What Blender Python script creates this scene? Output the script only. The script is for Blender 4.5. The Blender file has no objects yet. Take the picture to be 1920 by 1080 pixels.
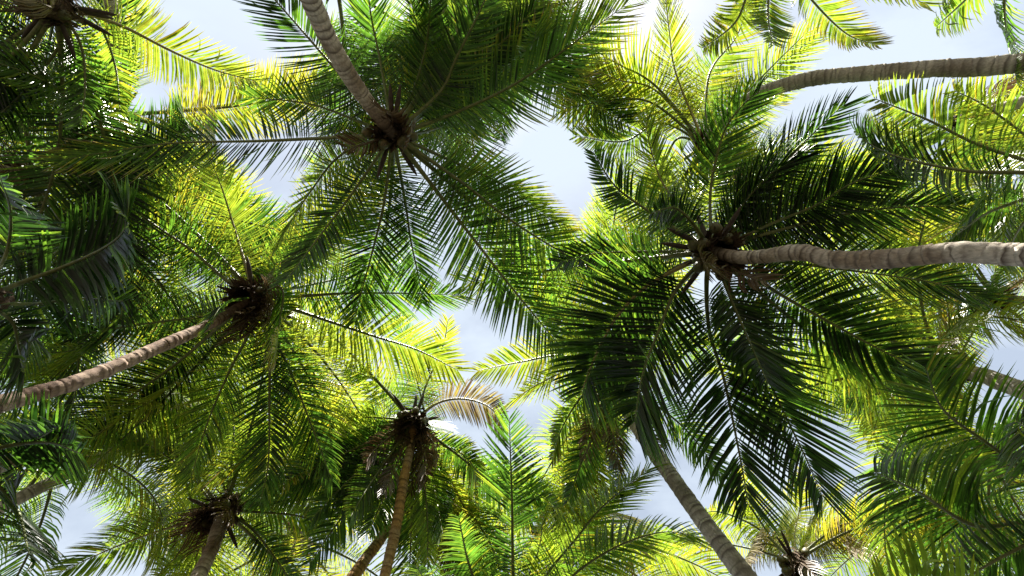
import bpy, math
import numpy as np
from mathutils import Vector, Matrix

# ------------------------------------------------------------------ camera
SIZE = 1.25                     # metres per unit of the crown heights below
F = 1000.0                      # focal length in photo pixels (1920 wide)
CAM = np.array([0.0, 0.0, 1.5])
ZEN = (930.0, 480.0)            # photo pixel of the zenith
R0 = np.array([-1.0, 0, 0]); U0 = np.array([0, 1.0, 0]); Z0 = np.array([0, 0, 1.0])
fw = Z0 * F + R0 * (960 - ZEN[0]) + U0 * (ZEN[1] - 540)
fw /= np.linalg.norm(fw)
up = U0 - fw * U0.dot(fw); up /= np.linalg.norm(up)
rt = np.cross(fw, up)

sc = bpy.context.scene
C = sc.collection
cd = bpy.data.cameras.new('camera')
cam = bpy.data.objects.new('camera', cd); C.objects.link(cam)
cd.sensor_width = 36.0; cd.lens = 36.0 * F / 1920.0
cd.clip_start = 0.05; cd.clip_end = 2000.0
cam.matrix_world = Matrix(((rt[0], up[0], -fw[0], CAM[0]), (rt[1], up[1], -fw[1], CAM[1]),
                           (rt[2], up[2], -fw[2], CAM[2]), (0, 0, 0, 1)))
sc.camera = cam

def ray(px, py):
    return fw * F + rt * (px - 960.0) + up * (540.0 - py)
def P(px, py, h):
    """point seen at a photo pixel, h metres above the camera"""
    d = ray(px, py)
    return CAM + d * (h / d[2])
def proj(p):
    v = np.asarray(p) - CAM
    z = v @ fw
    return 960 + F * (v @ rt) / z, 540 - F * (v @ up) / z, z

# ------------------------------------------------------------------ world, sun, exposure
SUNDIR = ray(930, -150); SUNDIR /= np.linalg.norm(SUNDIR)
sun_el = math.asin(SUNDIR[2]); sun_az = math.atan2(SUNDIR[0], SUNDIR[1])
w = bpy.data.worlds.new('World'); sc.world = w; w.use_nodes = True
nt = w.node_tree; nd = nt.nodes; lk = nt.links
for n in list(nd): nd.remove(n)
wo = nd.new('ShaderNodeOutputWorld'); bg = nd.new('ShaderNodeBackground')
sky = nd.new('ShaderNodeTexSky'); sky.sky_type = 'NISHITA'; sky.sun_disc = False
sky.sun_elevation = sun_el; sky.sun_rotation = sun_az
sky.air_density = 1.0; sky.dust_density = 2.2; sky.ozone_density = 1.0; sky.altitude = 0
# thin high cloud veil over the whole sky
tc = nd.new('ShaderNodeTexCoord'); mp = nd.new('ShaderNodeMapping'); mp.inputs['Scale'].default_value = (1.6, 2.6, 1.6)
nz = nd.new('ShaderNodeTexNoise'); nz.inputs['Scale'].default_value = 2.3; nz.inputs['Detail'].default_value = 6; nz.inputs['Roughness'].default_value = 0.55
cr = nd.new('ShaderNodeValToRGB'); cr.color_ramp.elements[0].position = 0.40; cr.color_ramp.elements[1].position = 0.62
cr.color_ramp.elements[0].color = (0.58, 0.58, 0.58, 1); cr.color_ramp.elements[1].color = (1.0, 1.0, 1.0, 1)
mx = nd.new('ShaderNodeMixRGB'); mx.inputs['Color2'].default_value = (5.2, 5.9, 6.8, 1)
bg.inputs['Strength'].default_value = 0.05
lk.new(tc.outputs['Generated'], mp.inputs['Vector']); lk.new(mp.outputs[0], nz.inputs['Vector'])
lk.new(nz.outputs['Fac'], cr.inputs['Fac']); lk.new(cr.outputs['Color'], mx.inputs['Fac'])
lk.new(sky.outputs['Color'], mx.inputs['Color1']); lk.new(mx.outputs['Color'], bg.inputs['Color'])
lk.new(bg.outputs[0], wo.inputs['Surface'])

sd = bpy.data.lights.new('sun', 'SUN'); sd.energy = 5.0; sd.angle = math.radians(0.53); sd.color = (1.0, 0.95, 0.86)
sun = bpy.data.objects.new('sun', sd); C.objects.link(sun)
sun.location = (0, 0, 40)
sun.rotation_euler = Vector(SUNDIR).to_track_quat('Z', 'Y').to_euler()

sc.view_settings.view_transform = 'Standard'; sc.view_settings.look = 'None'
sc.view_settings.exposure = 1.66; sc.view_settings.gamma = 1.0; sc.view_settings.use_curve_mapping = False
sc.render.engine = 'CYCLES'
sc.cycles.max_bounces = 8; sc.cycles.diffuse_bounces = 4; sc.cycles.transmission_bounces = 4

# ------------------------------------------------------------------ materials
def newmat(name):
    m = bpy.data.materials.new(name); m.use_nodes = True
    for n in list(m.node_tree.nodes): m.node_tree.nodes.remove(n)
    return m, m.node_tree.nodes, m.node_tree.links

def leaf_material():
    m, n, l = newmat('palm_leaf')
    out = n.new('ShaderNodeOutputMaterial')
    tone = n.new('ShaderNodeAttribute'); tone.attribute_name = 'tone'
    dry = n.new('ShaderNodeAttribute'); dry.attribute_name = 'dry'
    def ramp(stops):
        r = n.new('ShaderNodeValToRGB')
        e = r.color_ramp.elements
        while len(e) < len(stops): e.new(0.5)
        for k, (p, c) in enumerate(stops): e[k].position = p; e[k].color = (*c, 1)
        l.new(dry.outputs['Fac'], r.inputs['Fac'])
        return r
    refl = ramp([(0.0, (0.010, 0.028, 0.008)), (0.42, (0.065, 0.125, 0.012)), (0.66, (0.16, 0.15, 0.022)), (0.82, (0.50, 0.43, 0.32)), (1.0, (0.15, 0.095, 0.05))])
    tran = ramp([(0.0, (0.014, 0.045, 0.005)), (0.20, (0.16, 0.37, 0.03)), (0.42, (0.52, 0.65, 0.045)), (0.66, (0.66, 0.52, 0.03)), (0.82, (0.28, 0.22, 0.13)), (1.0, (0.10, 0.055, 0.02))])
    # per leaflet brightness
    mr = n.new('ShaderNodeMapRange'); mr.inputs['To Min'].default_value = 0.65; mr.inputs['To Max'].default_value = 1.35
    l.new(tone.outputs['Fac'], mr.inputs['Value'])
    geo = n.new('ShaderNodeNewGeometry')
    nz = n.new('ShaderNodeTexNoise'); nz.inputs['Scale'].default_value = 9.0; nz.inputs['Detail'].default_value = 3
    l.new(geo.outputs['Position'], nz.inputs['Vector'])
    mr2 = n.new('ShaderNodeMapRange'); mr2.inputs['From Min'].default_value = 0.3; mr2.inputs['From Max'].default_value = 0.7
    mr2.inputs['To Min'].default_value = 0.75; mr2.inputs['To Max'].default_value = 1.25
    l.new(nz.outputs['Fac'], mr2.inputs['Value'])
    mul = n.new('ShaderNodeMath'); mul.operation = 'MULTIPLY'
    l.new(mr.outputs[0], mul.inputs[0]); l.new(mr2.outputs[0], mul.inputs[1])
    def scale(col):
        v = n.new('ShaderNodeVectorMath'); v.operation = 'SCALE'
        l.new(col.outputs['Color'], v.inputs[0]); l.new(mul.outputs[0], v.inputs['Scale'])
        return v
    rs, ts = scale(refl), scale(tran)
    pb = n.new('ShaderNodeBsdfPrincipled'); pb.inputs['Roughness'].default_value = 0.31
    pb.inputs['Specular IOR Level'].default_value = 0.65
    l.new(rs.outputs[0], pb.inputs['Base Color'])
    tr = n.new('ShaderNodeBsdfTranslucent'); l.new(ts.outputs[0], tr.inputs['Color'])
    mixs = n.new('ShaderNodeMixShader'); mixs.inputs['Fac'].default_value = 0.46
    l.new(pb.outputs[0], mixs.inputs[1]); l.new(tr.outputs[0], mixs.inputs[2])
    l.new(mixs.outputs[0], out.inputs['Surface'])
    return m

def stem_material(name, ca, cb, rough=0.5, scale=14.0, bump=0.2):
    m, n, l = newmat(name)
    out = n.new('ShaderNodeOutputMaterial'); pb = n.new('ShaderNodeBsdfPrincipled')
    tcn = n.new('ShaderNodeTexCoord'); nz = n.new('ShaderNodeTexNoise')
    nz.inputs['Scale'].default_value = scale; nz.inputs['Detail'].default_value = 5; nz.inputs['Roughness'].default_value = 0.65
    l.new(tcn.outputs['Object'], nz.inputs['Vector'])
    r = n.new('ShaderNodeValToRGB'); r.color_ramp.elements[0].position = 0.35; r.color_ramp.elements[1].position = 0.68
    r.color_ramp.elements[0].color = (*ca, 1); r.color_ramp.elements[1].color = (*cb, 1)
    l.new(nz.outputs['Fac'], r.inputs['Fac']); l.new(r.outputs['Color'], pb.inputs['Base Color'])
    pb.inputs['Roughness'].default_value = rough
    bp = n.new('ShaderNodeBump'); bp.inputs['Strength'].default_value = bump; bp.inputs['Distance'].default_value = 0.02
    l.new(nz.outputs['Fac'], bp.inputs['Height']); l.new(bp.outputs[0], pb.inputs['Normal'])
    l.new(pb.outputs[0], out.inputs['Surface'])
    return m

def trunk_material(name, light, dark, patch):
    m, n, l = newmat(name)
    out = n.new('ShaderNodeOutputMaterial'); pb = n.new('ShaderNodeBsdfPrincipled'); pb.inputs['Roughness'].default_value = 0.9
    tcn = n.new('ShaderNodeTexCoord')
    scar = n.new('ShaderNodeAttribute'); scar.attribute_name = 'scar'
    n1 = n.new('ShaderNodeTexNoise'); n1.inputs['Scale'].default_value = 1.5; n1.inputs['Detail'].default_value = 5
    n2 = n.new('ShaderNodeTexNoise'); n2.inputs['Scale'].default_value = 38.0; n2.inputs['Detail'].default_value = 6; n2.inputs['Roughness'].default_value = 0.7
    mpn = n.new('ShaderNodeMapping'); mpn.inputs['Scale'].default_value = (1, 1, 0.22)
    l.new(tcn.outputs['Object'], n1.inputs['Vector']); l.new(tcn.outputs['Object'], mpn.inputs['Vector']); l.new(mpn.outputs[0], n2.inputs['Vector'])
    r1 = n.new('ShaderNodeValToRGB'); r1.color_ramp.elements[0].position = 0.44; r1.color_ramp.elements[1].position = 0.58
    r1.color_ramp.elements[0].color = (*light, 1); r1.color_ramp.elements[1].color = (*patch, 1)
    l.new(n1.outputs['Fac'], r1.inputs['Fac'])
    mA = n.new('ShaderNodeMixRGB'); mA.blend_type = 'MULTIPLY'; mA.inputs['Fac'].default_value = 0.85
    r2 = n.new('ShaderNodeValToRGB'); r2.color_ramp.elements[0].position = 0.30; r2.color_ramp.elements[1].position = 0.62
    r2.color_ramp.elements[0].color = (0.45, 0.42, 0.40, 1); r2.color_ramp.elements[1].color = (1.15, 1.12, 1.1, 1)
    l.new(n2.outputs['Fac'], r2.inputs['Fac'])
    l.new(r1.outputs['Color'], mA.inputs['Color1']); l.new(r2.outputs['Color'], mA.inputs['Color2'])
    mB = n.new('ShaderNodeMixRGB'); mB.inputs['Color2'].default_value = (*dark, 1)
    l.new(scar.outputs['Fac'], mB.inputs['Fac']); l.new(mA.outputs['Color'], mB.inputs['Color1'])
    l.new(mB.outputs['Color'], pb.inputs['Base Color'])
    bp = n.new('ShaderNodeBump'); bp.inputs['Strength'].default_value = 0.6; bp.inputs['Distance'].default_value = 0.012
    l.new(n2.outputs['Fac'], bp.inputs['Height']); l.new(bp.outputs[0], pb.inputs['Normal'])
    l.new(pb.outputs[0], out.inputs['Surface'])
    return m

M = {
    'leaf': leaf_material(),
    'rachis': stem_material('palm_rachis', (0.07, 0.10, 0.025), (0.20, 0.21, 0.06), 0.42),
    'rachis_yellow': stem_material('palm_rachis_yellow', (0.22, 0.20, 0.06), (0.38, 0.30, 0.10), 0.42),
    'rachis_dead': stem_material('palm_rachis_dead', (0.10, 0.065, 0.04), (0.26, 0.19, 0.12), 0.8),
    'fibre': stem_material('palm_fibre', (0.035, 0.022, 0.014), (0.16, 0.10, 0.055), 0.95, 26, 0.8),
    'nut': stem_material('coconut_husk', (0.05, 0.07, 0.02), (0.15, 0.11, 0.04), 0.5, 8),
    'spathe': stem_material('palm_spathe', (0.022, 0.015, 0.010), (0.075, 0.048, 0.030), 0.7, 12),
    'tan': trunk_material('palm_bark_tan', (0.66, 0.59, 0.49), (0.11, 0.08, 0.06), (0.36, 0.28, 0.20)),
    'brown': trunk_material('palm_bark_brown', (0.46, 0.34, 0.25), (0.09, 0.05, 0.035), (0.24, 0.15, 0.10)),
    'grey': trunk_material('palm_bark_grey', (0.62, 0.59, 0.54), (0.17, 0.15, 0.13), (0.34, 0.31, 0.27)),
    'ochre': trunk_material('palm_bark_ochre', (0.56, 0.33, 0.12), (0.13, 0.07, 0.03), (0.50, 0.38, 0.24)),
}

# ------------------------------------------------------------------ mesh helpers
def mesh_np(name, v, quads, tris, mat, attrs=None, smooth=False):
    me = bpy.data.meshes.new(name)
    v = np.ascontiguousarray(v, np.float32)
    nq, ntr = len(quads), len(tris)
    me.vertices.add(len(v)); me.vertices.foreach_set('co', v.ravel())
    loops = np.concatenate([np.asarray(quads, np.int32).ravel(), np.asarray(tris, np.int32).ravel()]) if ntr else np.asarray(quads, np.int32).ravel()
    me.loops.add(len(loops)); me.loops.foreach_set('vertex_index', loops)
    starts = np.concatenate([np.arange(nq) * 4, nq * 4 + np.arange(ntr) * 3]).astype(np.int32)
    me.polygons.add(nq + ntr); me.polygons.foreach_set('loop_start', starts)
    if smooth: me.polygons.foreach_set('use_smooth', np.ones(nq + ntr, bool))
    for k, a in (attrs or {}).items():
        at = me.attributes.new(k, 'FLOAT', 'POINT'); at.data.foreach_set('value', np.ascontiguousarray(a, np.float32))
    me.update(calc_edges=True)
    me.materials.append(mat)
    return me

def link(name, data, parent=None, loc=(0, 0, 0)):
    o = bpy.data.objects.new(name, data); C.objects.link(o)
    o.location = [float(x) for x in loc]
    if parent is not None: o.parent = parent
    return o

def norm(a): return a / np.maximum(np.linalg.norm(a, axis=-1, keepdims=True), 1e-9)

def spline(pts, m):
    """Catmull-Rom through pts, resampled evenly to m points"""
    p = np.asarray(pts, float)
    p = np.vstack([2 * p[0] - p[1], p, 2 * p[-1] - p[-2]])
    out = []
    for i in range(1, len(p) - 2):
        t = np.linspace(0, 1, 24, endpoint=False)[:, None]
        a, b, c, d = p[i - 1], p[i], p[i + 1], p[i + 2]
        out.append(0.5 * ((2 * b) + (-a + c) * t + (2 * a - 5 * b + 4 * c - d) * t ** 2 + (-a + 3 * b - 3 * c + d) * t ** 3))
    out.append(p[-2][None])
    q = np.vstack(out)
    s = np.concatenate([[0], np.cumsum(np.linalg.norm(np.diff(q, axis=0), axis=1))])
    u = np.linspace(0, s[-1], m)
    return np.stack([np.interp(u, s, q[:, k]) for k in range(3)], 1), s[-1]

def frames(path, roll0=0.0, roll1=0.0):
    T = norm(np.gradient(path, axis=0))
    ch = path[-1] - path[0]; ch = np.array([ch[0], ch[1], 0]); ch /= max(np.linalg.norm(ch), 1e-6)
    h = T.copy(); h[:, 2] = 0; h = h + 0.3 * ch
    B = norm(np.cross(h, Z0)); B = norm(B - T * (B * T).sum(1, keepdims=True))
    N = np.cross(B, T)
    r = roll0 + roll1 * np.linspace(0, 1, len(path)) ** 1.3
    c, s = np.cos(r)[:, None], np.sin(r)[:, None]
    return T, B * c + N * s, N * c - B * s

def tube(path, radii, sides=6, T=None, B=None, N=None, flat=1.0):
    if T is None: T, B, N = frames(path)
    a = np.linspace(0, 2 * math.pi, sides, endpoint=False)
    ca, sa = np.cos(a), np.sin(a)
    v = path[:, None] + radii[:, None, None] * (B[:, None] * ca[None, :, None] + N[:, None] * sa[None, :, None] * flat)
    m = len(path); idx = np.arange(m * sides).reshape(m, sides)
    q = np.stack([idx[:-1], idx[1:], np.roll(idx[1:], -1, 1), np.roll(idx[:-1], -1, 1)], -1).reshape(-1, 4)
    return v.reshape(-1, 3), q

TS = np.array([0.0, 0.12, 0.46, 0.78, 1.0]); WS = np.array([0.30, 1.0, 0.95, 0.58])
def frond_arrays(path, length, rng, n=78, leaf=0.95, width=0.032, droop=0.55, petiole=0.18, dih=0.25,
                 age=0.2, tipdry=0.15, roll0=0.0, roll1=0.0, rag=0.06, phi0=74, phi1=30):
    M_ = len(path)
    T, B, N = frames(path, roll0, roll1)
    sl = np.linspace(0, 1, M_)
    # stalk: broad clasping base, then a slim three-sided midrib
    rad = (0.040 * (1 - sl) ** 0.8 + 0.034 * np.exp(-sl / 0.06)) * (length / 5.0) ** 0.5 + 0.005
    rad[0] *= 1.35
    rv, rq = tube(path, rad, 6, T, B, N, 0.75)
    # leaflets
    u = np.linspace(0, 1, n)
    U = np.concatenate([u, u + 0.5 / n]); S = np.concatenate([np.ones(n), -np.ones(n)])
    U = np.clip(U + rng.normal(0, 0.0022, 2 * n), 0, 1)
    torn = np.sin(U * rng.uniform(20, 60) + S * rng.uniform(0, 3)) + rng.normal(0, 0.5, 2 * n)      # gaps come in runs
    keep = (rng.rand(2 * n) > rag) & (torn < rng.uniform(1.15, 1.9))
    U, S = U[keep], S[keep]; k = len(U)
    s = petiole + (1 - petiole) * U
    fi = s * (M_ - 1); i0 = np.clip(fi.astype(int), 0, M_ - 2); fr = (fi - i0)[:, None]
    lerp = lambda a: a[i0] * (1 - fr) + a[i0 + 1] * fr
    p0, t0, b0, n0 = lerp(path), norm(lerp(T)), norm(lerp(B)), norm(lerp(N))
    L = leaf * np.minimum(0.55 + 1.5 * U, 1) * (1 - 0.52 * np.clip((U - 0.5) / 0.5, 0, 1) ** 2.0) * (1 + rng.normal(0, 0.05, k))
    ph = np.radians(phi0 - (phi0 - phi1) * U ** 1.25 + rng.normal(0, 2.2, k))
    dh = dih * (1 - 0.5 * U) + rng.normal(0, 0.06, k)
    out = S[:, None] * b0 * np.cos(dh)[:, None] + n0 * np.sin(dh)[:, None]
    d = norm(np.cos(ph)[:, None] * t0 + np.sin(ph)[:, None] * out)
    # slow wave of droop along the frond so leaflets clump and part
    wave = 0.12 * np.sin(U * rng.uniform(14, 30) + S * 1.3 + rng.uniform(0, 6)) + rng.normal(0, 0.12, k)
    dr = np.maximum(droop * (1 + wave), 0.02)
    bent = rng.rand(k) < 0.05; dr = np.where(bent, dr + rng.uniform(0.8, 2.5, k), dr)
    L = np.where(rng.rand(k) < 0.06, L * rng.uniform(0.35, 0.8, k), L)
    W = width * (0.75 + 0.5 * np.sin(np.pi * np.clip(U * 0.85 + 0.1, 0, 1))) * (1 + rng.normal(0, 0.08, k))
    tw = rng.normal(0, 0.16, k) + S * 0.2
    nn = norm(n0 - d * (n0 * d).sum(1, keepdims=True))
    bb = np.cross(d, nn)
    nn = nn * np.cos(tw)[:, None] + bb * np.sin(tw)[:, None]
    off = rad[i0] * 0.55
    p = p0 + S[:, None] * b0 * off[:, None]
    V = np.zeros((k, 13, 3)); A = np.zeros((k, 13))
    for j in range(5):
        dd = norm(d + np.array([0, 0, -1.0]) * (dr * 1.5 * TS[j] ** 1.15)[:, None])
        if j: p = p + 0.5 * (dd + prev) * ((TS[j] - TS[j - 1]) * L)[:, None]
        prev = dd
        if j < 4:
            sd_ = norm(np.cross(dd, nn)); ne = np.cross(sd_, dd)
            hw = (W * WS[j] * 0.5)[:, None]
            V[:, 3 * j] = p - sd_ * hw - ne * hw * 0.5
            V[:, 3 * j + 1] = p + ne * hw * 0.25
            V[:, 3 * j + 2] = p + sd_ * hw - ne * hw * 0.5
        else:
            V[:, 12] = p
        A[:, 3 * j:3 * j + 3] = TS[j]
    tone = np.repeat(np.clip(rng.normal(0.5, 0.22, k), 0, 1), 13)
    base = age + rng.normal(0, 0.05, k) + 0.22 * (rng.rand(k) < 0.08) + tipdry * np.clip(U - 0.55, 0, 1) * 0.55
    dry = np.clip(base[:, None] + (tipdry * 1.1) * A ** 4, 0, 1)
    bq, bt = [], []
    for j in range(3):
        for c in (0, 1):
            bq.append([3 * j + c, 3 * j + c + 1, 3 * j + 4 + c, 3 * j + 3 + c])
    for c in (0, 1): bt.append([9 + c, 10 + c, 12])
    return (rv, rq), V, tone.reshape(k, 13), dry, np.array(bq), np.array(bt)

def add_frond(parent, loc, path, length, rng, mat='rachis', name='frond', single=False, meshes=None, **kw):
    (rv, rq), V, tone, dry, bq, bt = frond_arrays(path, length, rng, **kw)
    k = len(V)
    rm = mesh_np('frond', rv, rq, [], M[mat], smooth=True)
    fo = link(name, rm, parent, loc)
    if single:                                   # near enough to tell each leaflet apart
        for i in range(k):
            link('leaflet', mesh_np('leaflet', V[i], bq, bt, M['leaf'], {'tone': tone[i], 'dry': dry[i]}), fo)
        return fo
    offs = (np.arange(k) * 13)[:, None, None]
    lm = mesh_np('leaflets', V.reshape(-1, 3), (bq[None] + offs).reshape(-1, 4), (bt[None] + offs).reshape(-1, 3),
                 M['leaf'], {'tone': tone.ravel(), 'dry': dry.ravel()})
    lo = link('leaflets', lm, fo); lo['kind'] = 'stuff'
    if meshes is not None: meshes.append((rm, lm))
    return fo

# ------------------------------------------------------------------ palm
def trunk_mesh(ctrl, r_base, r_top, mat, rng, ring=0.11):
    path, L = spline(ctrl, 60)
    n = max(int(L / ring), 20)
    gap = rng.uniform(0.55, 1.5, n); edge = np.concatenate([[0], np.cumsum(gap)]); edge /= edge[-1]      # leaf scars are unevenly spaced
    s = np.sort(np.concatenate([edge, edge[:-1] + np.diff(edge) * 0.18, edge[:-1] + np.diff(edge) * 0.6]))
    dense, L = spline(path, 400)
    fine = np.stack([np.interp(s, np.linspace(0, 1, 400), dense[:, k]) for k in range(3)], 1)
    T, B, N = frames(fine + s[:, None] * 1e-3 * np.array([1, 0.3, 0]))
    rad = r_base + (r_top - r_base) * s ** 0.7
    rad = rad * (1 + 0.55 * np.exp(-s * L / 0.35))                    # flared foot
    rad = rad * (1 + 0.035 * np.sin(s * L * 1.9 + rng.uniform(0, 6)) + 0.02 * np.sin(s * L * 5.1 + rng.uniform(0, 6)))
    ph = np.arange(len(fine)) % 3
    jit = rng.normal(0, 0.012, len(fine))
    rad = rad * (1 + np.where(ph == 0, -0.03, np.where(ph == 1, 0.022, 0.008)) + jit)
    sides = 18
    v, q = tube(fine, rad, sides, T, B, N)
    v = v.reshape(len(fine), sides, 3)
    a = np.linspace(0, 2 * math.pi, sides, endpoint=False)
    # rings sit a little askew and the bark is ragged
    tilt = 0.022 * np.sin(a[None] + (np.arange(len(fine)) // 3 * 2.4)[:, None]) + rng.normal(0, 0.006, (len(fine), sides))
    v = v + T[:, None] * tilt[..., None]
    v = v + norm(v - fine[:, None]) * rng.normal(0, 0.0035, (len(fine), sides))[..., None]
    scar = np.where(ph == 0, 0.95, np.where(ph == 1, 0.05, 0.18))[:, None] * rng.uniform(0.35, 1.2, (len(fine), 1)) + rng.normal(0, 0.08, (len(fine), sides))
    return mesh_np('trunk', v.reshape(-1, 3), q, [], M[mat], {'scar': np.clip(scar, 0, 1).ravel()}, smooth=True)

def ovoid(name, mat, r, ln, rings=7, sides=10, point=1.0):
    t = np.linspace(0, math.pi, rings + 2)[1:-1]
    a = np.linspace(0, 2 * math.pi, sides, endpoint=False)
    rr = r * np.sin(t) ** point * (1 + 0.12 * np.cos(t))
    v = np.stack([rr[:, None] * np.cos(a) * (1 + 0.06 * np.cos(3 * a)), rr[:, None] * np.sin(a) * (1 + 0.06 * np.cos(3 * a)), np.repeat((ln / 2 * np.cos(t))[:, None], sides, 1)], -1)
    idx = np.arange(rings * sides).reshape(rings, sides)
    q = np.stack([idx[:-1], idx[1:], np.roll(idx[1:], -1, 1), np.roll(idx[:-1], -1, 1)], -1).reshape(-1, 4)
    v = np.vstack([v.reshape(-1, 3), [[0, 0, ln / 2]], [[0, 0, -ln / 2]]])
    k = rings * sides
    tr = [[k, i, (i + 1) % sides] for i in range(sides)] + [[k + 1, (rings - 1) * sides + (i + 1) % sides, (rings - 1) * sides + i] for i in range(sides)]
    return mesh_np(name, v, q, tr, M[mat], smooth=True)
NUT = ovoid('coconut', 'nut', 0.095, 0.23)
SPATHE = ovoid('spathe', 'spathe', 0.045, 0.75, 9, 8, 1.3)

def fibre_mesh(rng, r, h, n_strip):
    """ragged brown sheath: many torn strips wrapped round the base of the crown"""
    vs, qs = [], []
    for i in range(n_strip):
        a = rng.uniform(0, 6.283); z0 = rng.uniform(-0.55, 0.25) * h; ln = rng.uniform(0.18, 0.5)
        w_ = rng.uniform(0.015, 0.05); rr = r * rng.uniform(0.9, 1.25)
        o = np.array([math.cos(a), math.sin(a), 0]); t = np.array([-math.sin(a), math.cos(a), 0])
        fl = rng.uniform(-0.02, 0.22)
        for j, (f, ww) in enumerate(((0, 1), (0.5, 0.8), (1, 0.25))):
            c = o * (rr + fl * f * f) + Z0 * (z0 - ln * (f - 0.4)) + t * rng.normal(0, 0.02)
            vs += [c - t * w_ * ww, c + t * w_ * ww]
        b = len(vs) - 6
        qs += [[b, b + 1, b + 3, b + 2], [b + 2, b + 3, b + 5, b + 4]]
    # solid heart
    zz = np.linspace(-0.5, 0.42, 7) * h; a = np.linspace(0, 6.2832, 12, endpoint=False)
    rr = r * np.array([0.85, 1.02, 1.12, 1.15, 1.0, 0.7, 0.2])
    b = len(vs)
    for z, q_ in zip(zz, rr):
        for x in a: vs.append(np.array([math.cos(x) * q_, math.sin(x) * q_, z]) * (1 + rng.normal(0, 0.03)))
    for i in range(6):
        for j in range(12):
            qs.append([b + i * 12 + j, b + i * 12 + (j + 1) % 12, b + (i + 1) * 12 + (j + 1) % 12, b + (i + 1) * 12 + j])
    return mesh_np('fibre_sheath', np.array(vs), np.array(qs), [], M['fibre'])

# openings in the canopy where the photograph shows open sky: (px, py, radius px)
GAPS = [(440, 55, 85), (490, 90, 50), (390, 20, 60), (1885, 715, 35), (1165, 75, 60), (1170, 120, 40), (1045, 285, 75), (1000, 330, 40), (915, 650, 70), (1320, 870, 60), (1330, 780, 45),
        (1720, 70, 110), (1600, 40, 40), (1860, 60, 50), (480, 310, 40), (150, 985, 45), (1350, 40, 45), (1490, 900, 50), (1210, 890, 40),
        (880, 820, 40), (980, 760, 45), (620, 1020, 40), (1590, 890, 35), (1400, 560, 25), (1500, 210, 30), (800, 500, 25), (1900, 700, 40)]
SUNNY = [P(x, y, hh * SIZE) for x, y, hh in [(1480, 475, 5.82), (1560, 486, 5.32), (1640, 487, 4.91), (1720, 480, 4.55), (1800, 473, 4.24), (1880, 476, 4.0),
         (380, 614, 7.3), (300, 650, 6.5), (240, 676, 6.0), (150, 712, 5.4), (650, 130, 6.7), (610, 60, 6.2), (765, 860, 9.8), (745, 970, 8.8), (1480, 155, 8.4), (1600, 140, 7.8)]]
def shades(pts):
    """does a frond stand in the shaft of sun that reaches one of the sunlit trunks"""
    for q in SUNNY:
        v = pts - q; t = v @ SUNDIR
        dist = np.linalg.norm(v - t[:, None] * SUNDIR, axis=1)
        if ((t > 0.3) & (dist < 0.6)).any(): return True
    return False
def hits_gap(pts, grow=1.0, margin=0.0):
    for p in pts:
        x, y, z = proj(p)
        if z <= 0.2: continue
        for gx, gy, gr in GAPS:
            if (x - gx) ** 2 + (y - gy) ** 2 < (gr * grow + margin) ** 2: return True
    return False

def auto_path(az, el, L, k, rng, m=26, p=1.35):
    """a stalk that leaves at elevation el and bends under its own weight"""
    s = np.linspace(0, 1, m)
    th = el - k * s ** p
    side = rng.normal(0, 0.10) * s ** 1.5
    d = np.stack([np.cos(th) * np.cos(az + side), np.cos(th) * np.sin(az + side), np.sin(th)], 1)
    return np.vstack([[0, 0, 0], np.cumsum(0.5 * (d[1:] + d[:-1]), 0) * (L / (m - 1))])

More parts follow.
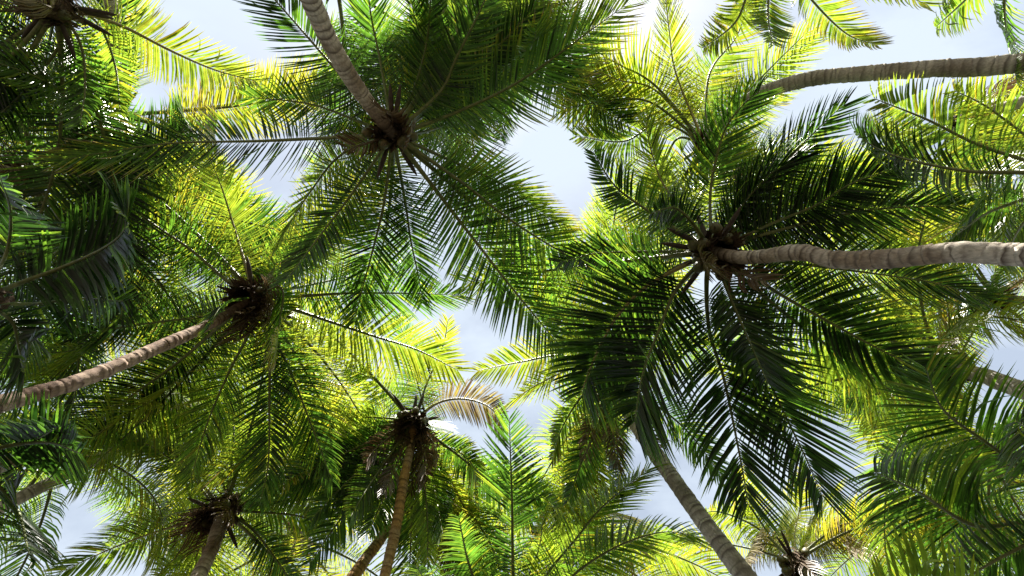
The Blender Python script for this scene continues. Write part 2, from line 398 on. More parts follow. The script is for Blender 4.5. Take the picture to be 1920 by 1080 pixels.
class Palm:
    count = 0
    def __init__(self, label, crown_px, h, trunk=None, lean=None, mat='grey', r=(0.17, 0.10), seed=0, hub=1.0, group='coconut palms leaning over the clearing'):
        Palm.count += 1
        self.rng = np.random.RandomState(1000 + seed * 17 + Palm.count)
        h = h * SIZE; r = (r[0] * SIZE, r[1] * SIZE)
        self.crown = P(crown_px[0], crown_px[1], h); self.h = h; self.px = crown_px
        pts = [self.crown]
        if trunk:
            for (x, y, hh) in trunk: pts.append(P(x, y, hh * SIZE))
            a, b = pts[-2], pts[-1]
            sl = (b - a)[:2] / max(a[2] - b[2], 0.2)
            base = np.array([*(b[:2] + np.clip(sl, -0.9, 0.9) * b[2] * 0.62), 0.0])
            if b[2] > 2.2: pts.append(np.array([*(b[:2] + np.clip(sl, -0.9, 0.9) * b[2] * 0.40), b[2] * 0.5]))
        else:
            lx, ly = lean or (0, 0)
            base = np.array([self.crown[0] - lx, self.crown[1] + ly, 0.0])   # lean given in photo right/down, metres
            base[1] = self.crown[1] - ly
            mid = self.crown * 0.5 + base * 0.5 + np.array([(base - self.crown)[0] * 0.14, (base - self.crown)[1] * 0.14, 0])
            pts.append(mid)
        pts.append(base)
        self.base = base
        self.root = link('palm_tree', None, None, base)
        self.root['label'] = label; self.root['category'] = 'palm tree'; self.root['group'] = group
        ctrl = [p - base for p in pts[::-1]]
        ctrl[0] = ctrl[0] - np.array([0, 0, 0.12])
        link('trunk', trunk_mesh(ctrl, r[0], r[1], mat, self.rng), self.root)
        self.cl = self.crown - base
        self.r = r[1]
        link('fibre_sheath', fibre_mesh(self.rng, r[1] * 1.3 * hub, 0.55 * hub, int(140 * hub)), self.root, self.cl)
    def trace(self, pts, dzm=0.35, dzt=-0.5, leaf=None, name='frond', mat='rachis', single=False, **kw):
        """frond whose midrib runs through photo pixels; heights follow an arch given at its middle and tip"""
        dzm, dzt = dzm * SIZE, dzt * SIZE
        px = [self.px] + list(pts)
        q = np.array(px, float); s = np.concatenate([[0], np.cumsum(np.linalg.norm(np.diff(q, axis=0), axis=1))]); s /= s[-1]
        b = 4 * dzm - dzt; a = dzt - b
        P3 = [P(x, y, self.h + a * t * t + b * t) - self.crown for (x, y), t in zip(px, s)]
        path, L = spline(P3, 28)
        path[0] = path[1] * 0.4 * 0 + norm(path[2][None])[0] * self.r * 0.6
        lf = leaf * SIZE if leaf else float(np.clip(L * 0.21, 0.6, 1.15))
        n = int(np.clip(L * 20, 40, 105))
        kw.setdefault('n', n); kw.setdefault('roll0', self.rng.normal(0, 0.22)); kw.setdefault('roll1', self.rng.normal(0, 0.35))
        add_frond(self.root, self.cl, path, L, self.rng, mat, name, single, leaf=lf, **kw)
        self.lens = getattr(self, 'lens', []) + [round(float(L), 1)]
        return self
    def auto(self, n, L=4.6, el=(70, -10), bend=(0.9, 1.7), az0=None, sector=None, gap=True, age=0.2, droop=(0.3, 0.7), name='frond', mat='rachis', grow=1.0, **kw):
        az0 = self.rng.uniform(0, 6.28) if az0 is None else az0
        made = 0
        for i in range(n):
            f = (i + 0.5) / n
            for tr in range(5):
                az = az0 + i * 2.39996 + self.rng.normal(0, 0.15) + tr * 0.7
                if sector:                        # photo-plane sector in degrees, 0 = right, 90 = up
                    az = math.radians(180 - (sector[0] + (sector[1] - sector[0]) * self.rng.rand()))
                e = math.radians(el[0] + (el[1] - el[0]) * f + self.rng.normal(0, 5))
                l = L * SIZE * self.rng.uniform(0.85, 1.1) * (0.8 + 0.2 * min(1, f * 4))
                k = bend[0] + (bend[1] - bend[0]) * f
                path = auto_path(az, e, l, k, self.rng)
                path = path + norm(path[3][None])[0] * self.r * 0.6
                if not gap or not (hits_gap((path + self.crown)[10::4], grow, 0.085 * l * F / self.h) or shades((path + self.crown)[6::3])): break
            else:
                continue
            a = age + self.rng.normal(0, 0.06) + 0.10 * f
            add_frond(self.root, self.cl, path, l, self.rng, mat, name, leaf=kw.get('leaf', l * 0.2), n=kw.get('n', int(l * 16.5)),
                      droop=self.rng.uniform(*droop), age=a, tipdry=kw.get('tipdry', 0.15), roll1=self.rng.normal(0, 0.35), width=kw.get('width', 0.032), dih=kw.get('dih', 0.25))
        return self
    def dead(self, n, L=2.6, az=None):
        for i in range(n):
            a = self.rng.uniform(0, 6.28) if az is None else math.radians(180 - az[i])
            l = L * self.rng.uniform(0.7, 1.15)
            path = auto_path(a, self.rng.uniform(-0.5, 0.1), l, self.rng.uniform(1.0, 1.5), self.rng, p=0.6) + np.array([0, 0, -0.12])
            add_frond(self.root, self.cl, path, l, self.rng, 'rachis_dead', 'dead_frond', leaf=0.62, n=int(l * 15), droop=2.2, age=1.0, tipdry=0.0, rag=0.2, width=0.03, petiole=0.12)
        return self
    def nuts(self, n, spathes=3):
        for i in range(n):
            a = self.rng.uniform(0, 6.28); rr = self.r + self.rng.uniform(0.12, 0.30); z = self.rng.uniform(-0.38, 0.0)
            o = link('coconut', NUT, self.root, self.cl + np.array([rr * math.cos(a), rr * math.sin(a), z]))
            o.rotation_euler = (self.rng.uniform(-0.5, 0.5), self.rng.uniform(-0.5, 0.5), a)
        for i in range(spathes):
            a = self.rng.uniform(0, 6.28); t = self.rng.uniform(0.6, 1.9)
            d = np.array([math.cos(a) * math.sin(t), math.sin(a) * math.sin(t), math.cos(t)])
            o = link('spathe', SPATHE, self.root, self.cl + d * 0.5 + np.array([0, 0, -0.05]))
            o.rotation_euler = Vector(d).to_track_quat('Z', 'Y').to_euler()
        return self

# ------------------------------------------------------------------ ground
def ground():
    n = 90; ext = 600.0
    g = np.linspace(-1, 1, n); g = np.sign(g) * np.abs(g) ** 3 * ext
    x, y = np.meshgrid(g, g, indexing='ij')
    z = 0.05 * np.sin(x * 0.31 + 1) * np.cos(y * 0.27) + 0.03 * np.sin(x * 0.9) * np.sin(y * 1.1)
    v = np.stack([x, y, z - 0.03], -1).reshape(-1, 3)
    idx = np.arange(n * n).reshape(n, n)
    q = np.stack([idx[:-1, :-1], idx[1:, :-1], idx[1:, 1:], idx[:-1, 1:]], -1).reshape(-1, 4)
    m = stem_material('leaf_litter_ground', (0.03, 0.027, 0.016), (0.085, 0.068, 0.045), 0.95, 3.0, 0.5)
    o = link('ground', mesh_np('ground', v, q, [], m, smooth=True)); o['kind'] = 'structure'
ground()

# ------------------------------------------------------------------ the palms in front
A = Palm('tall palm with curved tan ringed trunk entering from the top edge left of centre', (737, 252), 7.8,
         [(700, 205, 7.35), (660, 150, 6.85), (625, 90, 6.4), (600, 40, 6.05), (583, 0, 5.75)], mat='tan', r=(0.135, 0.097), seed=1, hub=1.15)
A.trace([(500, 264), (330, 268), (200, 285), (120, 300)], 0.5, -0.3, age=0.03, tipdry=1.0, droop=0.35)
A.trace([(625, 125), (520, 5), (455, -60)], 0.7, -0.1, age=0.05, droop=0.25)
A.trace([(712, 110), (695, 25), (685, -80)], 0.6, -0.2, age=0.12, droop=0.45)
A.trace([(840, 217), (970, 155), (1110, 55), (1170, 12)], 0.3, -0.6, age=0.14, tipdry=0.8, droop=0.55, leaf=1.0)
A.trace([(825, 172), (855, 110), (900, 20), (930, -50)], 0.2, -0.8, age=0.12, droop=0.6)
A.trace([(860, 150), (930, 90), (1000, 20)], 0.9, 0.5, age=0.02, droop=0.4)
A.trace([(775, 170), (800, 80), (810, -40)], 0.5, -0.5, age=0.1, droop=0.8)
A.trace([(865, 310), (940, 345), (1005, 395), (1062, 428)], 0.9, 0.6, age=0.2, tipdry=0.6, droop=0.3)
A.trace([(870, 345), (940, 400), (1015, 450), (1140, 522)], 0.5, -0.1, age=0.2, tipdry=0.45, droop=0.4)
A.trace([(820, 360), (870, 425), (960, 540), (1055, 655)], 0.35, -0.5, age=0.15, tipdry=0.15, droop=0.4)
A.trace([(760, 380), (770, 450), (785, 520), (792, 565)], 1.0, 1.0, age=0.08, droop=0.25)
A.trace([(720, 380), (700, 465), (680, 540), (665, 600)], 0.9, 0.7, age=0.1, droop=0.3)
A.trace([(655, 370), (605, 435), (560, 495), (535, 525)], 0.3, -0.6, age=0.1, tipdry=0.15, droop=0.5)
A.trace([(640, 290), (585, 355), (540, 425), (515, 470)], 0.9, 0.6, age=0.28, droop=0.3)
A.trace([(690, 235), (585, 196), (465, 182)], 1.0, 0.9, age=0.15, droop=0.3)
A.auto(7, 4.7, (80, 25), (0.5, 1.0), age=0.2)
A.nuts(7, 4); A.dead(3, 1.2, [70, -150, -20])

B = Palm('palm with wavy tan trunk running in horizontally from the right edge, dark drooping crown', (1335, 472), 7.0,
         [(1380, 482, 6.58), (1430, 481, 6.18), (1500, 473, 5.69), (1560, 486, 5.32), (1640, 487, 4.91), (1720, 480, 4.55), (1800, 473, 4.24), (1920, 478, 3.85)], mat='tan', r=(0.10, 0.084), seed=2, hub=1.5)
B.trace([(1332, 360), (1350, 270), (1368, 228), (1400, 190), (1425, 170)], 0.8, 0.1, age=0.12, droop=0.9, leaf=0.75)
B.trace([(1260, 370), (1232, 320), (1212, 240), (1215, 215)], 1.2, 1.1, age=0.34, droop=0.5, mat='rachis_yellow')
B.trace([(1200, 385), (1150, 345), (1112, 285)], 0.5, -0.1, age=0.1, droop=0.9)
B.trace([(1210, 472), (1120, 475), (1050, 492)], 0.9, 0.5, age=0.05, droop=0.45)
B.trace([(1220, 532), (1160, 590), (1120, 660), (1090, 735)], 0.1, -1.2, age=0.03, tipdry=0.3, droop=0.7, leaf=1.15, n=98, width=0.036, mat='rachis_yellow')
B.trace([(1270, 540), (1235, 620), (1205, 700), (1190, 790)], 0.0, -1.3, age=0.0, droop=0.6, leaf=1.15, n=98, width=0.036)
B.trace([(1325, 525), (1330, 620), (1358, 713), (1390, 870), (1402, 945)], 0.15, -1.0, age=0.0, droop=0.6, leaf=1.05, n=98, width=0.036)
B.trace([(1390, 590), (1447, 725), (1513, 863), (1542, 930)], 0.1, -0.9, age=0.0, droop=0.55, leaf=1.0, n=98, width=0.036)
B.trace([(1370, 560), (1405, 640), (1440, 720)], -0.1, -1.2, age=0.05, droop=1.3, leaf=0.9, n=80, width=0.036)
B.trace([(1435, 535), (1520, 585), (1675, 668), (1760, 700)], 0.3, -0.6, age=0.02, tipdry=0.6, droop=0.6, n=115, width=0.039, leaf=0.95)
B.trace([(1480, 492), (1690, 520), (1770, 535), (1845, 560)], 0.5, -0.1, age=0.02, droop=0.7, n=92, width=0.034)
B.trace([(1385, 420), (1455, 325), (1545, 230), (1585, 195)], 0.8, 0.5, age=0.02, droop=0.55, n=92, width=0.034)
B.trace([(1445, 420), (1530, 385), (1595, 345), (1680, 315)], 0.45, 0.1, age=0.0, droop=0.5, n=92, width=0.034, leaf=0.85)
B.trace([(1430, 440), (1620, 395), (1800, 385)], 0.55, 0.1, age=0.04, droop=0.4, n=92, width=0.033, leaf=0.75)
B.trace([(1380, 400), (1440, 330), (1490, 300)], 0.35, 0.1, age=0.0, droop=0.6, n=90, width=0.038, leaf=0.8)
B.trace([(1300, 420), (1265, 390), (1220, 400)], -0.1, -1.0, age=0.02, droop=1.3)
B.auto(9, 4.2, (80, 10), (0.5, 1.0), age=0.2)
B.nuts(14, 7); B.dead(3, 1.3, [200, 230, -60])

Cc = Palm('palm with a sunlit brown ringed trunk entering from the left edge below middle', (478, 556), 8.6,
          [(395, 607, 7.45), (300, 650, 6.5), (200, 694, 5.74), (120, 724, 5.26), (0, 757, 4.7)], mat='brown', r=(0.10, 0.068), seed=3, hub=2.0)
Cc.trace([(430, 530), (360, 470), (280, 415), (200, 350), (130, 297)], 0.4, -0.3, age=0.18, droop=0.45)
Cc.trace([(440, 430), (415, 350), (390, 290)], 1.0, 0.8, age=0.36, droop=0.3, mat='rachis_yellow')
Cc.trace([(550, 556), (650, 550), (760, 550), (865, 553)], 0.6, 0.0, age=0.15, droop=0.5)
Cc.trace([(565, 585), (625, 605), (700, 630), (780, 655), (860, 695)], 0.7, 0.2, age=0.38, droop=0.55)
Cc.trace([(520, 645), (550, 710), (600, 840), (622, 900)], 0.4, -0.3, age=0.12, droop=0.5)
Cc.trace([(503, 647), (505, 760), (503, 870), (488, 940)], 0.2, -0.7, age=0.1, droop=0.9)
Cc.trace([(472, 613), (433, 690), (390, 790), (358, 895)], 0.3, -0.5, age=0.25, droop=0.7)
Cc.trace([(410, 613), (333, 680), (250, 740), (183, 790), (100, 845)], 0.7, 0.2, age=0.04, droop=0.45, leaf=0.85)
Cc.trace([(385, 592), (310, 602), (240, 612), (130, 632)], 0.9, 0.5, age=0.05, droop=0.25, leaf=0.7)
Cc.trace([(520, 500), (600, 450), (680, 410)], 0.9, 0.6, age=0.2, droop=0.35)
Cc.trace([(500, 530), (530, 545), (525, 600), (515, 660)], -0.5, -1.6, age=0.2, tipdry=0.9, droop=0.9, leaf=0.75)
Cc.auto(11, 4.6, (80, 30), (0.5, 1.0), age=0.34)
Cc.trace([(445, 560), (415, 575), (392, 612)], -0.8, -1.7, age=0.05, tipdry=0.4, droop=0.8, leaf=0.5)
Cc.dead(8, 1.5, [-50, -65, -75, -85, -20, -35, -60, 20]); Cc.nuts(6, 5)

H = Palm('dark crowned palm cut by the top left corner with hanging brown spathes', (105, 10), 7.6, lean=(-3.5, -2.5), mat='grey', seed=4, hub=1.5)
H.trace([(220, 45), (320, 95), (400, 130), (480, 152)], 1.1, 1.0, age=0.38, droop=0.35, mat='rachis_yellow')
H.trace([(115, 75), (65, 150), (0, 215), (-60, 260)], 0.2, -0.9, age=0.0, droop=0.9)
H.trace([(60, 60), (0, 100), (-80, 130)], 0.2, -0.9, age=0.0, droop=0.9)
H.trace([(20, 20), (-60, 20), (-140, 40)], 0.3, -0.7, age=0.05, droop=0.8)
H.trace([(150, 80), (160, 160), (150, 230)], 0.2, -0.3, age=0.15, droop=0.6)
H.trace([(90, 90), (70, 160), (30, 240)], 0.8, 0.5, age=0.2, droop=0.5)
H.trace([(180, 40), (215, 120), (225, 210)], 0.9, 0.6, age=0.3, droop=0.5)
H.auto(10, 4.4, (60, 0), (0.7, 1.2), sector=(150, 300), age=-0.02, gap=False, width=0.04)
H.nuts(7, 7); H.dead(5, 1.5)

# near, low young palms at the edges of the frame
I_ = Palm('low dark palm at the left edge whose big frond curls over like a fan', (-45, 565), 4.6, lean=(-1.2, 0.3), mat='grey', r=(0.14, 0.09), seed=5)
I_.trace([(40, 530), (120, 500), (200, 462), (236, 425), (222, 388)], 0.35, -0.25, age=0.0, droop=0.45, leaf=0.64, single=True, n=60, width=0.042)
I_.trace([(20, 600), (35, 650), (45, 700)], 0.3, -0.2, age=0.0, droop=0.5, leaf=0.5)
I_.trace([(10, 480), (20, 400), (0, 330)], 0.5, -0.2, age=0.0, droop=0.4, leaf=0.7)
I_.trace([(60, 570), (150, 560), (230, 565)], 0.7, 0.5, age=0.02, droop=0.3, leaf=0.45)
I_.auto(5, 2.8, (70, 10), (0.8, 1.3), sector=(120, 240), gap=False, age=0.05)

N_ = Palm('low dark palm filling the bottom left corner of the canopy', (-90, 880), 4.2, lean=(-0.8, 0.6), mat='grey', r=(0.13, 0.09), seed=6)
N_.trace([(0, 840), (90, 830), (150, 850)], 0.35, -0.1, age=0.0, droop=0.25, leaf=0.5)
N_.trace([(-20, 900), (30, 950), (55, 1040)], 0.2, -0.5, age=0.0, droop=0.2, leaf=0.5)
N_.trace([(-30, 850), (20, 850), (110, 800)], 0.5, 0.1, age=0.05, droop=0.5, leaf=0.5)
N_.trace([(-60, 960), (-20, 1050), (20, 1130)], 0.2, -0.4, age=0.0, droop=0.3, leaf=0.6)
N_.auto(2, 2.6, (70, 10), (0.8, 1.3), sector=(150, 240), gap=False, age=0.05)

K = Palm('palm beyond the right edge sending a long dark arching frond over the canopy', (2020, 335), 6.2, lean=(2.0, -0.5), mat='grey', seed=7)
K.trace([(1920, 324), (1815, 321), (1705, 300), (1640, 276), (1603, 245)], 0.5, -0.3, age=0.08, droop=1.0)
K.trace([(1920, 300), (1830, 270), (1740, 225), (1640, 185)], 0.9, 0.6, age=0.3, droop=0.5)
K.trace([(1930, 260), (1850, 200), (1790, 170)], 1.0, 0.9, age=0.36, droop=0.4)
K.trace([(1930, 370), (1850, 400), (1780, 450)], 0.2, -0.7, age=0.15, droop=0.9)
K.trace([(1960, 380), (1910, 430), (1880, 500)], 0.2, -0.7, age=0.25, droop=0.7)
K.auto(5, 4.0, (70, 10), (0.8, 1.3), sector=(-60, 60), gap=False, age=0.15)

# ------------------------------------------------------------------ second rank
D = Palm('palm with a straight grey trunk rising from the bottom edge right of centre', (1150, 715), 9.6,
         [(1195, 800, 8.46), (1250, 880, 7.55), (1310, 965, 6.77), (1400, 1085, 5.9)], mat='grey', r=(0.135, 0.11), seed=8)
D.trace([(1095, 740), (1055, 800), (1035, 860)], 0.1, -1.0, age=0.25, tipdry=0.7, droop=0.9)
D.trace([(1120, 800), (1085, 880), (1065, 940)], -0.1, -1.2, age=0.12, droop=1.0)
D.trace([(1230, 760), (1290, 810), (1355, 895)], 0.2, -0.8, age=0.15, droop=0.8)
D.trace([(1155, 790), (1158, 850), (1160, 920)], -0.3, -1.6, age=0.1, droop=1.0)
D.trace([(1060, 668), (980, 678), (895, 695)], 1.0, 0.3, age=0.4, droop=0.8, mat='rachis_yellow')
D.trace([(1110, 640), (1060, 590), (1000, 560)], 0.9, 0.5, age=0.4, droop=0.5, mat='rachis_yellow')
D.trace([(1180, 640), (1200, 560), (1190, 500)], 0.9, 0.6, age=0.3, droop=0.5)
D.trace([(1215, 680), (1290, 640), (1350, 640)], 0.6, 0.0, age=0.3, droop=0.6)
D.trace([(1085, 690), (1010, 720), (940, 765)], 0.9, 0.3, age=0.4, droop=0.6, mat='rachis_yellow')
D.auto(14, 4.6, (75, 20), (0.7, 1.2), age=0.3)
D.nuts(8, 4); D.dead(5, 2.0, [-100, 200, 160, -60, -130])

E = Palm('palm with ochre trunk and ragged dark crown, bottom centre left', (775, 792), 10.5,
         [(771, 835, 10.1), (757, 900, 9.4), (742, 990, 8.6), (720, 1085, 7.9)], mat='ochre', r=(0.125, 0.078), seed=9, hub=1.9)
E.trace([(820, 756), (870, 748), (920, 765), (945, 810)], 0.7, -0.7, age=0.78, tipdry=0.08, droop=1.0, mat='rachis_yellow')
E.trace([(735, 785), (670, 782), (590, 784)], 0.8, 0.2, age=0.2, droop=0.7)
E.trace([(740, 745), (700, 712), (650, 690)], 0.8, 0.0, age=0.3, droop=0.8)
E.trace([(820, 830), (865, 850), (905, 895)], 0.3, -1.2, age=0.25, tipdry=0.6, droop=1.1)
E.trace([(800, 720), (830, 650), (840, 600)], 1.0, 0.7, age=0.42, droop=0.6)
E.trace([(720, 830), (670, 890), (640, 960)], -0.2, -1.8, age=0.12, droop=1.2)
E.trace([(745, 850), (720, 930), (690, 1000)], -0.4, -2.2, age=0.15, droop=1.2)
E.trace([(800, 850), (815, 920), (830, 1000)], -0.3, -2.0, age=0.12, droop=1.2)
E.trace([(700, 810), (640, 850), (600, 900)], 0.0, -1.4, age=0.2, droop=1.0)
E.auto(13, 4.4, (75, 15), (0.8, 1.4), age=0.32)
E.auto(10, 3.0, (5, -45), (0.5, 0.8), sector=(195, 345), age=0.03, gap=False, droop=(0.6, 1.0)); E.nuts(12, 6); E.dead(8, 2.0, [-70, -110, -60, -85, -135, -50, 200, -20])

E2 = Palm('palm with dark leaning trunk just behind the ochre one at bottom centre', (815, 880), 12.2,
          [(775, 925, 11.5), (745, 965, 10.9), (700, 1030, 10.0), (660, 1085, 9.4)], mat='ochre', r=(0.16, 0.10), seed=10, hub=1.5)
E2.trace([(850, 860), (880, 880), (890, 940)], 0.4, -1.4, age=0.3, droop=1.1)
E2.trace([(850, 920), (868, 980), (875, 1060)], 0.0, -1.8, age=0.1, droop=0.9)
E2.auto(12, 4.0, (70, -20), (0.9, 1.6), age=0.15, droop=(0.6, 1.1))
E2.nuts(6, 3); E2.dead(7, 2.6, [-90, -120, -60, -30, -100, -140, -75])

Fp = Palm('small palm at the bottom left with ragged brown crown base and short ringed trunk', (418, 958), 9.4,
          [(405, 1005, 8.9), (375, 1075, 8.1)], mat='tan', r=(0.15, 0.11), seed=11, hub=1.6)
Fp.trace([(372, 974), (278, 1002), (194, 1035), (100, 1080)], 0.6, -0.2, age=0.3, droop=0.9, mat='rachis_yellow')
Fp.trace([(400, 945), (355, 890), (300, 847), (235, 812)], 0.7, 0.1, age=0.28, droop=0.5)
Fp.trace([(422, 920), (395, 863), (355, 820), (293, 762)], 1.1, 0.9, age=0.36, droop=0.4)
Fp.trace([(450, 945), (533, 913), (600, 880)], 0.7, 0.1, age=0.25, droop=0.8)
Fp.trace([(470, 990), (515, 1045), (560, 1110)], 0.3, -0.6, age=0.12, droop=0.7)
Fp.trace([(440, 900), (470, 840), (500, 790)], 1.0, 0.8, age=0.3, droop=0.5)
Fp.trace([(480, 960), (570, 970), (640, 1010)], 0.5, -0.3, age=0.3, droop=0.8)
Fp.auto(10, 4.4, (70, 20), (0.7, 1.2), age=0.34)
Fp.nuts(6, 4); Fp.dead(7, 1.2)

G = Palm('palm with a long grey trunk crossing the top right corner below open sky', (1322, 272), 9.6,
         [(1345, 238, 9.35), (1390, 196, 9.0), (1440, 170, 8.65), (1520, 148, 8.2), (1620, 138, 7.7), (1760, 128, 7.1), (1920, 118, 6.5)], mat='grey', r=(0.15, 0.105), seed=12, hub=0.85)
G.trace([(1268, 140), (1255, 60), (1245, -30)], 0.7, 0.2, age=0.42, droop=0.6, mat='rachis_yellow')
G.trace([(1230, 170), (1160, 150), (1100, 125)], 0.9, 0.5, age=0.42, droop=0.5, mat='rachis_yellow')
G.trace([(1220, 192), (1140, 190), (1050, 205)], 0.9, 0.5, age=0.42, droop=0.5, leaf=0.9)
G.trace([(1228, 160), (1150, 115), (1075, 70)], 0.9, 0.5, age=0.4, droop=0.5, leaf=0.9)
G.trace([(1330, 140), (1380, 70), (1410, -10)], 0.8, 0.3, age=0.32, droop=0.6)
G.trace([(1240, 230), (1170, 265), (1080, 255)], 0.8, 0.2, age=0.3, droop=0.6)
G.trace([(1270, 260), (1240, 320), (1200, 370)], 0.7, 0.2, age=0.35, droop=0.5)
G.trace([(1340, 240), (1400, 290), (1440, 330)], 0.7, 0.1, age=0.35, droop=0.6)
G.auto(14, 4.4, (75, 25), (0.7, 1.2), age=0.34)
G.nuts(6, 4); G.dead(1, 1.8, [-80])

J = Palm('yellow green palm crown with coconuts and pale drooping fronds at the bottom right', (1490, 1055), 10.8, lean=(2.0, 2.5), mat='grey', r=(0.16, 0.11), seed=13, hub=1.4)
J.trace([(1440, 1000), (1405, 940), (1385, 880)], 1.4, 1.2, age=0.45, droop=0.6, mat='rachis_yellow')
J.trace([(1490, 1000), (1500, 950), (1505, 890)], 1.8, 1.8, age=0.45, droop=0.4, mat='rachis_yellow')
J.trace([(1520, 1000), (1545, 950), (1570, 910)], 1.6, 1.5, age=0.42, droop=0.5, mat='rachis_yellow')
J.trace([(1450, 1022), (1415, 1025), (1390, 1065)], 0.7, -0.8, age=0.78, tipdry=0.1, droop=1.4, leaf=0.9, n=90, mat='rachis_yellow')
J.trace([(1540, 1015), (1590, 1005), (1620, 1040)], 0.8, -0.7, age=0.78, tipdry=0.1, droop=1.4, leaf=0.9, n=90, mat='rachis_yellow')
J.trace([(1420, 990), (1350, 960), (1310, 965)], 1.0, 0.2, age=0.4, droop=0.8)
J.trace([(1570, 980), (1640, 950), (1700, 960)], 1.0, 0.0, age=0.35, droop=0.9)
J.auto(9, 4.0, (75, 10), (0.8, 1.5), age=0.42)
J.nuts(12, 4); J.dead(3, 1.6)

Lp = Palm('palm with a pale trunk stub showing at the right edge below the horizontal trunk', (1765, 690), 9.0,
          [(1810, 697, 8.6), (1850, 706, 8.2), (1920, 733, 7.4)], mat='grey', r=(0.17, 0.12), seed=14)
Lp.trace([(1800, 620), (1835, 575), (1875, 500)], 0.7, -0.3, age=0.2, droop=1.0)
Lp.trace([(1720, 660), (1670, 600), (1620, 570)], 0.9, 0.5, age=0.45, droop=0.5, mat='rachis_yellow')
Lp.trace([(1780, 610), (1770, 550), (1740, 520)], 1.0, 0.7, age=0.68, droop=0.6, mat='rachis_yellow')
Lp.trace([(1700, 720), (1640, 740), (1570, 750)], 0.3, -0.6, age=0.2, droop=0.9)
Lp.trace([(1720, 770), (1680, 840), (1650, 900)], 0.1, -1.2, age=0.2, droop=0.9)
Lp.auto(9, 4.4, (70, 10), (0.8, 1.4), age=0.25)
Lp.nuts(4, 3); Lp.dead(3, 1.8)

Q = Palm('low palm beyond the bottom right corner with broad glowing green fronds', (2040, 985), 5.0, lean=(1.0, 0.8), mat='grey', r=(0.14, 0.10), seed=15)
Q.trace([(1930, 890), (1850, 830), (1770, 770), (1735, 690)], 0.8, 0.5, age=0.16, droop=0.35, leaf=0.95, n=60)
Q.trace([(1920, 980), (1824, 985), (1724, 924), (1640, 885)], 0.5, 0.0, age=0.15, droop=0.5, leaf=0.9)
Q.trace([(1980, 880), (1945, 820), (1905, 790)], 0.6, 0.1, age=0.1, droop=0.4, leaf=0.9)
Q.trace([(1950, 1010), (1850, 1060), (1760, 1120)], 0.3, -0.2, age=0.1, droop=0.6, leaf=0.8)
Q.auto(4, 2.8, (70, 10), (0.8, 1.3), sector=(-60, 60), gap=False, age=0.1)

Pp = Palm('young palm below the bottom right edge showing only its bright leaflet tips', (1900, 1190), 3.6, lean=(0.3, 0.4), mat='grey', r=(0.11, 0.08), seed=16)
Pp.trace([(1860, 1130), (1790, 1095), (1700, 1085), (1640, 1100)], 0.35, 0.1, age=0.34, droop=0.05, leaf=0.42, single=True, n=26, width=0.04, petiole=0.25, phi0=80, phi1=55, dih=0.3)
Pp.trace([(1960, 1120), (1990, 1060), (2040, 1020)], 0.3, 0.0, age=0.3, droop=0.4, leaf=0.5)
Pp.trace([(1850, 1250), (1780, 1290)], 0.3, 0.0, age=0.3, droop=0.4, leaf=0.5)
Pp.trace([(1960, 1250), (2050, 1290)], 0.3, 0.0, age=0.3, droop=0.4, leaf=0.5)

O = Palm('palm below the bottom edge holding one frond upright toward the centre', (968, 1215), 7.4, lean=(0.4, 2.2), mat='grey', seed=17)
O.trace([(962, 1080), (960, 940), (957, 850), (955, 785)], 1.0, 0.8, age=0.10, droop=0.15, n=62, rag=0.1, width=0.034)
O.trace([(1010, 1100), (1080, 1010), (1130, 950), (1215, 880)], 0.8, 0.2, age=0.3, droop=0.5)
O.trace([(1030, 1130), (1085, 1070), (1163, 1022), (1247, 997), (1320, 1010)], 0.5, -0.3, age=0.25, droop=0.5)
O.trace([(910, 1130), (880, 1060), (860, 970)], 0.5, -0.2, age=0.2, droop=0.8)
O.trace([(900, 1180), (820, 1120), (780, 1060)], 0.4, -0.4, age=0.2, droop=0.7)
O.trace([(985, 1100), (1010, 1030), (1020, 960)], 0.9, 0.5, age=0.36, droop=0.6)
O.auto(4, 4.0, (60, 0), (0.8, 1.3), sector=(200, 340), gap=False, age=0.2)

M1 = Palm('palm beyond the top edge hanging fronds in front of the right hand sky', (1465, -95), 8.0, lean=(0.5, -2.5), mat='grey', seed=18)
M1.trace([(1500, -30), (1540, 20), (1590, 65), (1645, 85)], 0.5, -0.3, age=0.34, tipdry=0.6, droop=0.7)
M1.trace([(1445, -30), (1440, 30), (1450, 85)], 0.3, -0.6, age=0.3, droop=0.7)
M1.trace([(1410, -30), (1380, 40), (1320, 90)], 0.6, 0.0, age=0.38, droop=0.6)
M1.trace([(1540, -70), (1630, -40), (1740, 10)], 0.5, -0.2, age=0.35, droop=0.6)
M1.auto(5, 4.2, (65, 5), (0.8, 1.3), sector=(20, 160), gap=False, age=0.3)

M2 = Palm('palm beyond the top right corner with frond tips hanging into the sky', (1905, -110), 7.2, lean=(2.0, -2.0), mat='grey', seed=19)
M2.trace([(1870, -60), (1810, 0), (1755, 50)], 0.6, 0.0, age=0.25, droop=0.6)
M2.trace([(1885, -30), (1885, 50), (1905, 140)], 0.2, -0.7, age=0.15, droop=0.8)
M2.auto(6, 4.0, (60, 0), (0.8, 1.3), sector=(-30, 150), gap=False, age=0.25)

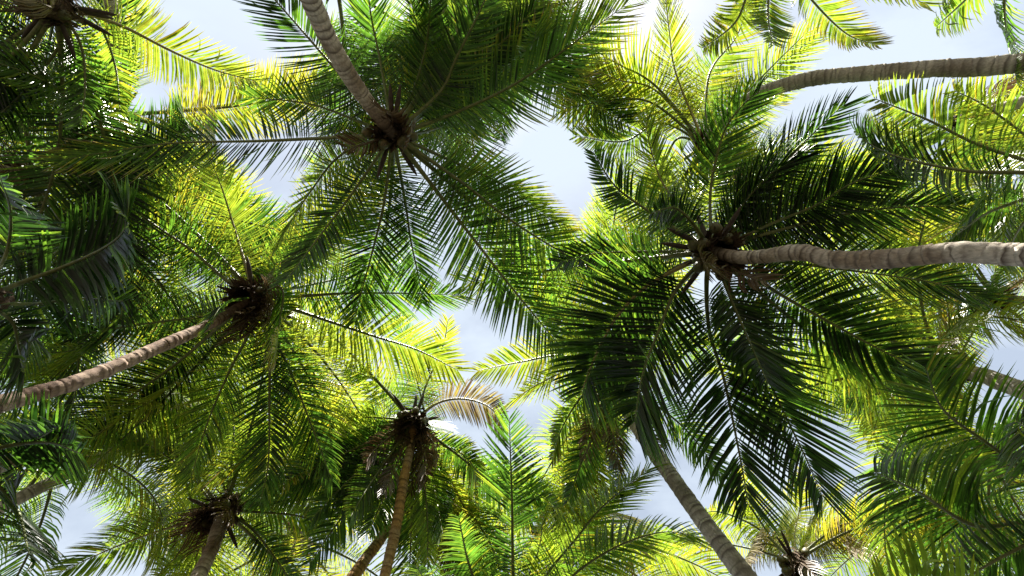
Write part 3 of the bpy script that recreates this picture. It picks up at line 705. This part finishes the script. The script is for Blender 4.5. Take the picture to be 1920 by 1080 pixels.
# ------------------------------------------------------------------ the upper, sunlit canopy behind
BACK = [((245, 470), 12.0, 0.2, 'background palm behind the fan shaped frond at left'),
        ((630, -40), 12.0, 0.20, 'background palm hidden beside the curved trunk at the top'),
        ((300, 800), 12.0, 0.38, 'bright background palm below the left trunk'),
        ((110, 830), 11.0, 0.25, 'background palm behind the dark bottom left corner fronds'),
        ((560, 1010), 12.5, 0.38, 'background palm between the two bottom left trunks'),
        ((1040, 1000), 12.0, 0.36, 'background palm low behind the upright bottom frond'),
        ((1800, 225), 11.5, 0.36, 'background palm glowing under the top right trunk'),
        ((1790, 960), 12.0, 0.30, 'background palm in the lower right thicket'),
        ((1870, 560), 11.5, 0.30, 'background palm behind the horizontal trunk at the right edge'),
        ((1860, 850), 11.0, 0.30, 'background palm behind the glowing bottom right fronds'),
        ((60, 330), 10.0, 0.03, 'background palm at the left edge under the dark corner crown')]
for (x, y), h, lab in (((1000, -75), 12.5, 'dark palm above the top edge between the curved trunk and the bright sky gap'),
                       ((850, -60), 11.0, 'dark palm just above the top edge right of the curved trunk')):
    d_ = Palm(lab, (x, y), h, lean=(0.3, -2.5), mat='grey', r=(0.16, 0.10), seed=60 + x, group='palms of the sunlit canopy behind')
    d_.auto(15, 4.6, (60, -20), (0.7, 1.5), sector=(195, 330), age=0.0, droop=(0.3, 0.9))
    d_.auto(9, 4.4, (60, -20), (0.7, 1.5), sector=(0, 180), age=0.1, gap=False); d_.dead(4, 2.0)
T_ = Palm('background palm with a thin pale trunk dropping from the top left edge', (222, 215), 12.0,
          [(218, 160, 11.4), (213, 90, 10.6), (206, 0, 9.7)], mat='tan', r=(0.14, 0.10), seed=29, group='palms of the sunlit canopy behind')
T_.auto(20, 4.8, (70, -15), (0.7, 1.5), age=0.36, droop=(0.3, 0.8)); T_.nuts(4, 3)
for k, ((x, y), h, age, lab) in enumerate(BACK):
    ox, oy = (x - ZEN[0]) / 1000.0, (y - ZEN[1]) / 1000.0
    b = Palm(lab, (x, y), h, lean=(ox * 5.5, oy * 5.5), mat=('grey', 'tan', 'grey')[k % 3], r=(0.16, 0.10), seed=30 + k, group='palms of the sunlit canopy behind')
    b.auto(20, 4.7, (65, -25), (0.7, 1.6), age=age - 0.04, droop=(0.3, 0.9), grow=1.25)
    b.nuts(4, 2); b.dead(3, 2.0)
